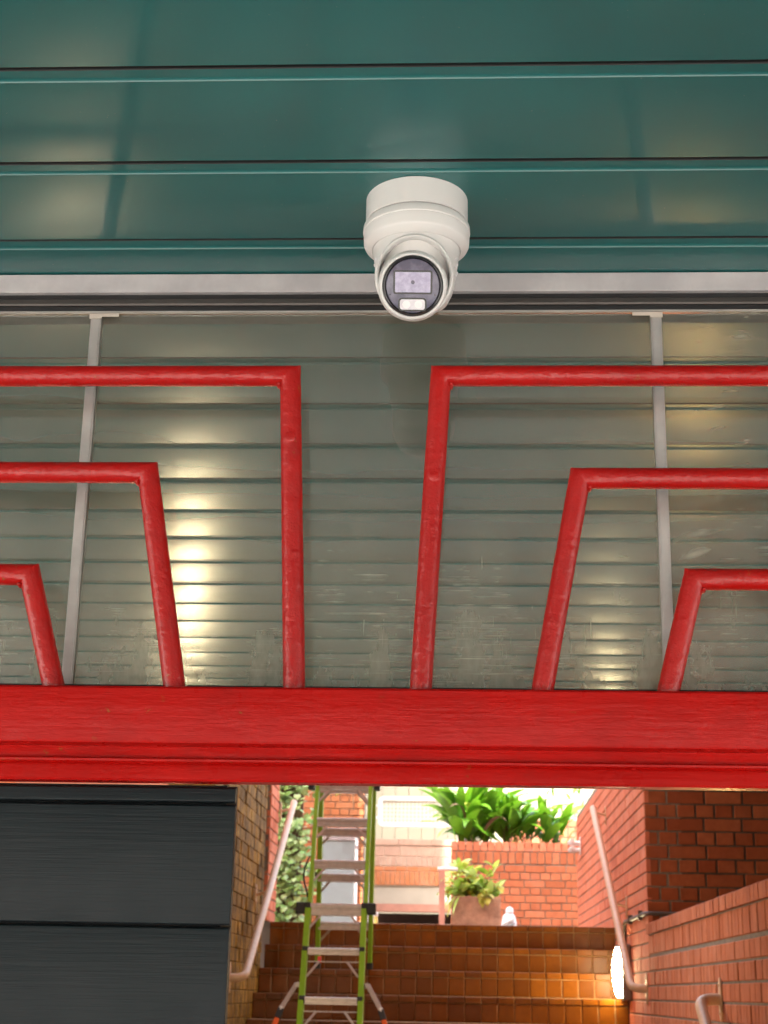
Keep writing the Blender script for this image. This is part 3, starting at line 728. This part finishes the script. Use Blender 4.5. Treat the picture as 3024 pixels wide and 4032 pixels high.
for s, x0 in ((-1, -.962), (1, -.570)):
    a, b_ = fp(x0, 1.735), fp(x0+s*.105, 1.60); e = fp(x0+s*.33, .95)
    chan(a, fp(x0+s*.022, 1.742), .03, .03, 'stabiliser_pivot', 'ladder_alu')
    chan(fp(x0+s*.020, 1.745), b_, .028, .022, 'stabiliser_arm', 'ladder_alu')
    MB().lathe([(.016, -.012), (.016, .008), (.010, .013), (0, .014)], 14, axis_matrix(b_, Vector(b_)-Vector(e), (0, 1, 0))).build('stabiliser_cap', 'white_rail', lad, 40)
    m_ = b_.lerp(e, .085)
    chan(b_, m_, .036, .030, 'stabiliser_sleeve', 'black_matt'); chan(m_, e, .030, .026, 'stabiliser_leg', 'orange_plastic')
    MB().box(-.03, .03, -.03, .03, -.125, 0).build('stabiliser_foot', 'black_matt', lad, bevel=.006, loc=e)
# long safety strap hanging along the left rail
MB().tube(arc([fp(-.955, 2.53)+Vector((0, -.01, 0)), fp(-.985, 2.45), fp(-.985, 2.38), fp(-.95, 2.27)], .03, 4), .006, 8).build('strap', 'black_matt', lad, 50)
MB().box(-.018, .018, -.02, .02, -.018, .018).build('rear_catch', 'black_matt', lad, bevel=.004, loc=bpt(-1.012, 2.50))

# ------------------------------------------------------------------ courtyard
pl = thing('planter_wall', 'red brick planter wall with a bullnose brick top under the leafy plants', 'planter')
PY = 18.5
MB().box(-.085, 1.75, PY+.01, PY+1.1, 2.2, 3.36).build('mortar', 'mortar', pl)
lay(pl, (-.09, PY, 0), (1, 0, 0), (0, -1, 0), 1.84, [(3.318, .105, .0865, .0)], 'brick_pink', .010, .20, .002, 'coping_brick')
lay(pl, (-.09, PY, 0), (1, 0, 0), (0, -1, 0), 1.84, [(3.175, .132, .0865, .02)], 'brick', .011, .03, .002)
pz = english(3.166-.086*10, 3.16, .12, .24)
lay(pl, (-.09, PY, 0), (1, 0, 0), (0, -1, 0), 1.84, pz, 'brick', .011, .03, .003)
MB().box(-.03, 1.70, PY+.202, PY+1.05, 3.365, 3.40).build('soil', 'soil', pl)
lw = thing('brick_wall', 'small dark pink brick wall seen behind the plant stems', 'wall')
LY = 20.2
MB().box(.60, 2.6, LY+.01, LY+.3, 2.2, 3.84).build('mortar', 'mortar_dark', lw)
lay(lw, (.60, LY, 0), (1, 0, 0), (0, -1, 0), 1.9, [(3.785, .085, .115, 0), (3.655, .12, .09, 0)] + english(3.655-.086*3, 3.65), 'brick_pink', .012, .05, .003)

def leaf_mesh(L, W, bend, fold=.25, seg=7, mat='leaf_big', tip=1.0, name='leaf'):
    m = MB(); vs = []; y = z = 0.0; a = math.radians(90)
    for i in range(seg+1):
        t = i/seg; w_ = W*.5*(math.sin(math.pi*min(1, (t*.93+.05))**.8)**.9 if t < 1 else .01)
        if t < .12: w_ = W*.07
        vs += [(-w_, y, z+fold*w_), (0, y, z), (w_, y, z+fold*w_)]
        y += math.cos(a)*L/seg; z += math.sin(a)*L/seg; a -= math.radians(bend)/seg*(.4+1.2*t)*tip
    fs = []
    for i in range(seg): fs += [(i*3, i*3+1, i*3+4, i*3+3), (i*3+1, i*3+2, i*3+5, i*3+4)]
    return m.add(vs, fs).mesh(name, MAT[mat], 60)
def put_leaf(par, me, p, az, tilt, twist, sc, name='leaf'):
    o = link(name, me, par)
    o.matrix_local = Matrix.Translation(p) @ Matrix.Rotation(az, 4, 'Z') @ Matrix.Rotation(-tilt, 4, 'X') @ Matrix.Rotation(twist, 4, 'Z') @ Matrix.Scale(sc, 4)
    return o
BIG = [leaf_mesh(.62, .115, b_, .22) for b_ in (60, 95, 125, 75)] + [leaf_mesh(.72, .13, 85, .18), leaf_mesh(.5, .10, 30, .3)]
DRY = [leaf_mesh(.55, .08, 130, .35, mat='leaf_gold'), leaf_mesh(.5, .05, 110, .5, mat='stem')]
def clump(label, cx_, cy_, n, spread, hs, group='leafy plants in the brick planter'):
    t = thing('leafy_plant', label, 'plant', group, (cx_, cy_, 3.40))
    for i in range(n):
        a = random.uniform(0, 2*math.pi); rr = spread*math.sqrt(random.random())
        az = random.gauss(a, .5) if random.random() < .8 else random.uniform(0, 6.28)
        stalk = random.uniform(.05, .30)*hs; tilt = random.uniform(.05, .75) + .35*rr/spread
        p0 = Vector((rr*math.cos(a), rr*math.sin(a)*.6, 0))
        d = Matrix.Rotation(az, 3, 'Z') @ Matrix.Rotation(-tilt*.6, 3, 'X') @ Vector((0, 0, 1))
        p1 = p0 + d*stalk
        o = put_leaf(t, random.choice(BIG if random.random() < .90 else DRY), p1, az, tilt, random.gauss(0, .4), random.uniform(.75, 1.15)*hs)
        if i < 40: MB().tube([p0-Vector((0, 0, .02)), p1+d*.04], .006, 5, cap=False).build('stalk', 'stem' if i % 3 == 0 else 'leaf_big', t)
    return t
clump('largest bright green broad-leaved clump at the left of the brick planter', .20, 18.98, 105, .24, 1.12)
clump('middle broad-leaved clump on the brick planter between the large clump and the right end', .70, 19.0, 60, .20, 1.0)
clump('sparse drooping clump at the right end of the brick planter by the pink wall', 1.10, 19.0, 26, .16, .9)
t = thing('leafy_plant', 'small hanging green shoots behind the pink wall top at right', 'plant', 'leafy plants in the brick planter', (1.55, 20.9, 3.9))
for i in range(40): put_leaf(t, BIG[5], Vector((random.gauss(0, .16), random.gauss(0, .1), random.uniform(-.05, .5))), random.uniform(0, 6.28), random.uniform(.4, 1.9), 0, random.uniform(.25, .45))

pot = thing('planter_box', 'square rough terracotta planter box at the top of the stairs', 'planter', loc=(.178, 16.75, 2.2))
m = MB(); hw = .262
m.add([(-hw+.015, -hw+.015, 0), (hw-.015, -hw+.015, 0), (hw-.015, hw-.015, 0), (-hw+.015, hw-.015, 0), (-hw, -hw, .475), (hw, -hw, .475), (hw, hw, .475), (-hw, hw, .475),
       (-hw+.03, -hw+.03, .475), (hw-.03, -hw+.03, .475), (hw-.03, hw-.03, .475), (-hw+.03, hw-.03, .475), (-hw+.03, -hw+.03, .43), (hw-.03, -hw+.03, .43), (hw-.03, hw-.03, .43), (-hw+.03, hw-.03, .43)],
      [(0, 1, 5, 4), (1, 2, 6, 5), (2, 3, 7, 6), (3, 0, 4, 7), (3, 2, 1, 0)] + [(4+i, 4+(i+1) % 4, 8+(i+1) % 4, 8+i) for i in range(4)] + [(8+i, 8+(i+1) % 4, 12+(i+1) % 4, 12+i) for i in range(4)] + [(12, 13, 14, 15)])
m.build('box', 'terracotta', pot, bevel=.006)
MB().box(-.229, .229, -.229, .229, .432, .45).build('soil', 'soil', pot)
sh = thing('shrub', 'variegated yellow and pale green shrub growing in the terracotta box', 'plant', loc=(.178, 16.75, 2.65))
PAL = [leaf_mesh(.15, .062, b_, .2, 5, 'leaf_pale') for b_ in (30, 70, 100)]; GOLD = [leaf_mesh(.13, .06, 80, .2, 5, 'leaf_gold')]
stems = []
for i in range(16):
    a = random.uniform(0, 6.28); rr = random.uniform(.10, .38); top = Vector((rr*math.cos(a)*1.05+.0, rr*math.sin(a)*.7, random.uniform(.06, .38)))
    MB().tube(arc([(random.gauss(0, .05), random.gauss(0, .05), -.01), (top.x*.5, top.y*.5, top.z*.7), top], .05, 3), .005, 5).build('stem', 'stem', sh); stems.append(top)
for i in range(190):
    s_ = random.choice(stems); k = random.uniform(.45, 1.05)
    put_leaf(sh, random.choice(PAL if random.random() < .85 else GOLD), Vector((s_.x*k, s_.y*k, s_.z*k)) + Vector((random.gauss(0, .03), random.gauss(0, .03), random.gauss(0, .02))),
             random.uniform(0, 6.28), random.uniform(.5, 1.9), random.gauss(0, .5), random.uniform(.85, 1.4))
for i in range(12): put_leaf(sh, GOLD[0], Vector((random.uniform(-.02, .18), -.24, random.uniform(.0, .10))), math.pi+random.gauss(0, .7), random.uniform(1.2, 2.2), 0, random.uniform(.8, 1.2))
STRAP = leaf_mesh(.30, .030, 70, .15, 6, 'leaf_pale')
for i in range(12): put_leaf(sh, STRAP, Vector((-.20, -.27, .22)), math.pi+math.radians(-75+150*i/11)+random.gauss(0, .06), random.uniform(1.0, 1.5), 0, random.uniform(.75, 1.1))
for i in range(5): put_leaf(sh, STRAP, Vector((-.24+random.gauss(0, .03), -.27, .02)), math.pi/2+random.gauss(0, .4)+math.pi*.3, random.uniform(1.9, 2.4), 0, random.uniform(.8, 1.2))

sta = thing('garden_ornament', 'small white ceramic ornament standing beside the terracotta planter box', 'ornament', loc=(.505, 16.0, 2.2))
MB().lathe([(.055, 0), (.070, .03), (.078, .12), (.076, .20), (.060, .26), (.040, .285), (0, .29)], 24, None, 1, .85).build('body', 'statue', sta, 60)
MB().lathe([(0, -.05), (.034, -.035), (.042, 0), (.032, .036), (0, .048)], 20, axis_matrix((.005, -.005, .305), (.15, -.1, 1), (0, 1, 0))).build('head', 'statue', sta, 60)
MB().tube(arc([(-.070, -.030, .17), (-.02, -.085, .20), (.045, -.07, .235)], .05, 4), [.016]*7 if False else .014, 10).build('arm', 'statue', sta, 60)
MB().tube(arc([(-.066, -.034, .13), (.0, -.088, .165), (.06, -.05, .185)], .05, 4), .010, 10).build('fold', 'grey_blue', sta, 60)

ps = thing('post', 'salmon painted post with a white handle bar left of the terracotta box', 'post', loc=(-.172, 16.3, 2.2))
MB().box(-.030, .030, -.030, .030, 0, .72).build('shaft', 'salmon', ps, bevel=.004)
MB().tube(arc([(-.045, 0, .735), (.02, 0, .74), (.16, 0, .735)], .02), .020, 12).build('cap_bar', 'white_rail', ps, 50)
bo = thing('bollard', 'tiny yellow bollard light near the ladder at the stair top', 'bollard', loc=(-.781, 15.0, 2.2))
MB().lathe([(.020, 0), (.018, .16), (.015, .19)], 14).build('shaft', 'bollard', bo, 40)
MB().lathe([(.015, .19), (.022, .195), (.022, .22), (.012, .228), (0, .23)], 14).build('head', 'white_rail', bo, 40)

# ledge building with tiled coping across the courtyard
lg = thing('courtyard_ledge', 'pale tiled ledge over a dark opening across the courtyard', 'wall')
BY = 22.0; xa, xb = -1.205, 1.6
MB().box(xa, xb, BY+.02, BY+.8, 3.12, 3.76).build('core', 'cream', lg)
lay(lg, (xa, BY, 0), (1, 0, 0), (0, -1, 0), xb-xa, [(3.685, .085, .46, .1)], 'pale_tile', .006, .1, .002, 'coping_tile')
lay(lg, (xa, BY+.012, 0), (1, 0, 0), (0, -1, 0), xb-xa, [(3.535, .142, .23, .07)], 'pale_tile', .005, .05, .001, 'wall_tile')
lay(lg, (xa, BY+.012, 0), (1, 0, 0), (0, -1, 0), xb-xa, [(3.400, .130, .072, .03)], 'pale_tile', .006, .05, .001, 'wall_tile')
lay(lg, (xa, BY+.012, 0), (1, 0, 0), (0, -1, 0), xb-xa, [(3.333, .060, .16, .0)], 'brick_orange', .006, .05, .001, 'brick')
lay(lg, (xa, BY, 0), (1, 0, 0), (0, -1, 0), xb-xa, [(3.140, .185, .068, .02)], 'brick_orange', .007, .06, .002, 'brick')
MB().box(xa, xb, BY+.03, BY+.25, 2.886, 3.118).build('fascia', 'cream', lg)
MB().box(xa, xb, BY+.01, BY+.22, 2.785, 2.884).build('lintel', 'salmon', lg)
MB().box(xa, xb, BY+.6, BY+.7, 2.2, 2.783).build('recess_wall', 'dark_void', lg)  # shade inside the opening painted as a dark back wall
MB().box(xa, xb, BY-.1, BY+.25, 2.2, 2.615).build('step', 'pale_tile', lg)
gp = tag(MB().box(-1.40, -1.335, 23.9, 24.0, 2.2, 5.4).build('column', 'lilac_grey', None, bevel=.004), 'slim lilac grey column between the ladder and the white lattice', 'column')
lt = thing('lattice_panel', 'white rounded lattice panel fixed in front of the cream boarding', 'panel')
def rr2(w_, h_, r, cx_, cz, seg=6):
    pts = []
    for qx, qz, a0 in ((1, 1, 0), (-1, 1, 90), (-1, -1, 180), (1, -1, 270)):
        for i in range(seg+1):
            a = math.radians(a0+90*i/seg); pts.append((cx_+qx*(w_/2-r)+r*math.cos(a), cz+qz*(h_/2-r)+r*math.sin(a)))
    return pts
o_, i_ = rr2(1.50, .465, .085, -.495, 4.370), rr2(1.375, .335, .03, -.495, 4.370)
n = len(o_); fr = MB()
for y_ in (23.93, 24.0): fr.add([(x, y_, z_) for x, z_ in o_+i_], [(i, (i+1) % n, n+(i+1) % n, n+i) for i in range(n)])
for k in (0, n): fr.add([(x, y_, z_) for y_ in (23.93, 24.0) for x, z_ in (o_ if k == 0 else i_)], [(i, (i+1) % n, n+(i+1) % n, n+i) for i in range(n)])
fr.build('frame', 'white_rail', lt)
for i in range(24): MB().box(-1.178+i*.0585-.0125, -1.178+i*.0585+.0125, 23.955, 23.968, 4.205, 4.535).build('lattice_strip', 'cream_lattice', lt)
for i in range(6): MB().box(-1.18, .19, 23.969, 23.982, 4.205+i*.061-.0125, 4.205+i*.061+.0125).build('lattice_strip', 'cream_lattice', lt)
for z_ in (4.277, 4.457): MB().box(-1.334, -1.235, 23.94, 23.99, z_-.018, z_+.018).build('bracket', 'white_rail', lt, bevel=.004)
cw_ = thing('boarded_wall', 'tall cream wall of vertical boards at the back of the courtyard', 'wall')
MB().box(-9, 9, 26.03, 26.4, 2.2, 6.4).build('backing', 'cream', cw_)
x = -2.6; i = 0
while x < 2.6:
    MB().box(x, x+.212, 26.0+random.uniform(0, .004), 26.028, 2.2, 6.4).build('board', 'cream_board', cw_, bevel=.006); x += .22; i += 1
ow = thing('brick_wall', 'bright orange brick wall behind the ladder with leaves over it', 'wall')
OY = 20.0
MB().box(-3.2, -1.215, OY+.012, OY+.3, 2.2, 5.0).build('mortar', 'mortar', ow)
lay(ow, (-2.7, OY, 0), (1, 0, 0), (0, -1, 0), 1.48, [r for r in english(2.5, 4.7)], 'brick_orange', .010, .03, .003, order=lambda i: (i[0] < .3, -i[2]))
dr = thing('door_panel', 'plain grey-blue door panel in pale frame seen through the ladder', 'door')
MB().box(-1.735, -1.325, OY-.060, OY-.010, 2.2, 3.55).build('leaf_panel', 'grey_blue', dr, bevel=.003)
fr = MB().box(-1.775, -1.738, OY-.075, OY-.008, 2.2, 3.60); fr.box(-1.322, -1.285, OY-.075, OY-.008, 2.2, 3.60); fr.box(-1.738, -1.322, OY-.075, OY-.008, 3.553, 3.60)
fr.build('frame', 'lilac_grey', dr)

# ivy on the left
iv = thing('ivy', 'dense pale ivy climbing the wall at the left of the courtyard', 'plant', loc=(-1.9, 17.2, 2.2))
MB().box(-.75, .16, .10, .16, 0, 2.4).build('trellis', 'stem', iv)
for i in range(9):
    xs = -.5+i*.075; MB().tube([(xs+random.gauss(0, .02), .06, z_*.24) if j % 2 else (xs+random.gauss(0, .04), .03, z_*.24) for j, z_ in enumerate(range(10))], .008, 5).build('vine', 'stem', iv)
def ivy_leaf():
    m = MB(); pts = [(0, 0), (.022, -.008), (.034, .012), (.026, .030), (.012, .040), (0, .056), (-.012, .040), (-.026, .030), (-.034, .012), (-.022, -.008)]
    c = (0, .018, .006); vs = [(x_, z_, -.2*abs(x_)) for x_, z_ in pts] + [c]
    return m.add(vs, [(i, (i+1) % 10, 10) for i in range(10)]).mesh('leaf', MAT['leaf_ivy'], 80)
IV = ivy_leaf(); rest = MB(); cnt = 0
ivl = []
for i in range(1700):
    x_ = random.uniform(-.55, .38); z_ = random.uniform(.15, 2.25)
    if z_ < 1.35 and x_ > .30 - .06*math.sin(z_*7): continue
    if 1.35 < z_ < 1.60 and x_ > .02 and random.random() < .75: continue
    if z_ > 1.60 and x_ > .10 and random.random() < .55: continue
    ivl.append((x_, random.gauss(-.02, .05), z_))
ivl.sort(key=lambda p_: p_[1])
for i, p_ in enumerate(ivl):
    M = Matrix.Translation(p_) @ Euler((math.radians(random.gauss(50, 22)), random.gauss(0, .35), random.gauss(0, .6))).to_matrix().to_4x4() @ Matrix.Rotation(math.pi, 4, 'Z') @ Matrix.Scale(random.uniform(.8, 1.35), 4)
    if i < 290: link('leaf', IV, iv).matrix_local = M
    else: rest.add([M @ v.co for v in IV.vertices], [tuple(f.vertices) for f in IV.polygons])
rest.build('leaf', 'leaf_ivy', iv, 80)['kind'] = 'stuff'
br = thing('shrub', 'light green leafy branch hanging in front of the orange brick wall', 'plant', loc=(-1.45, 19.3, 4.62))
LB = [leaf_mesh(.13, .045, b_, .2, 5, 'leaf_branch') for b_ in (30, 80)]
for i in range(10):
    e = Vector((random.uniform(-.30, .24), random.gauss(0, .08), random.uniform(-.78, -.34)))
    MB().tube(arc([(e.x*.2, 0, .3), (e.x*.7, e.y*.5, e.z*.3), e], .1, 3), .006, 5).build('stem', 'stem', br)
    for k in range(14):
        t_ = random.uniform(.15, 1); put_leaf(br, random.choice(LB), Vector((e.x*t_**.6, e.y*t_, .3+(e.z-.3)*t_)) + Vector((random.gauss(0, .03), 0, 0)), random.uniform(0, 6.28), random.uniform(1.2, 2.6), 0, random.uniform(.7, 1.1))
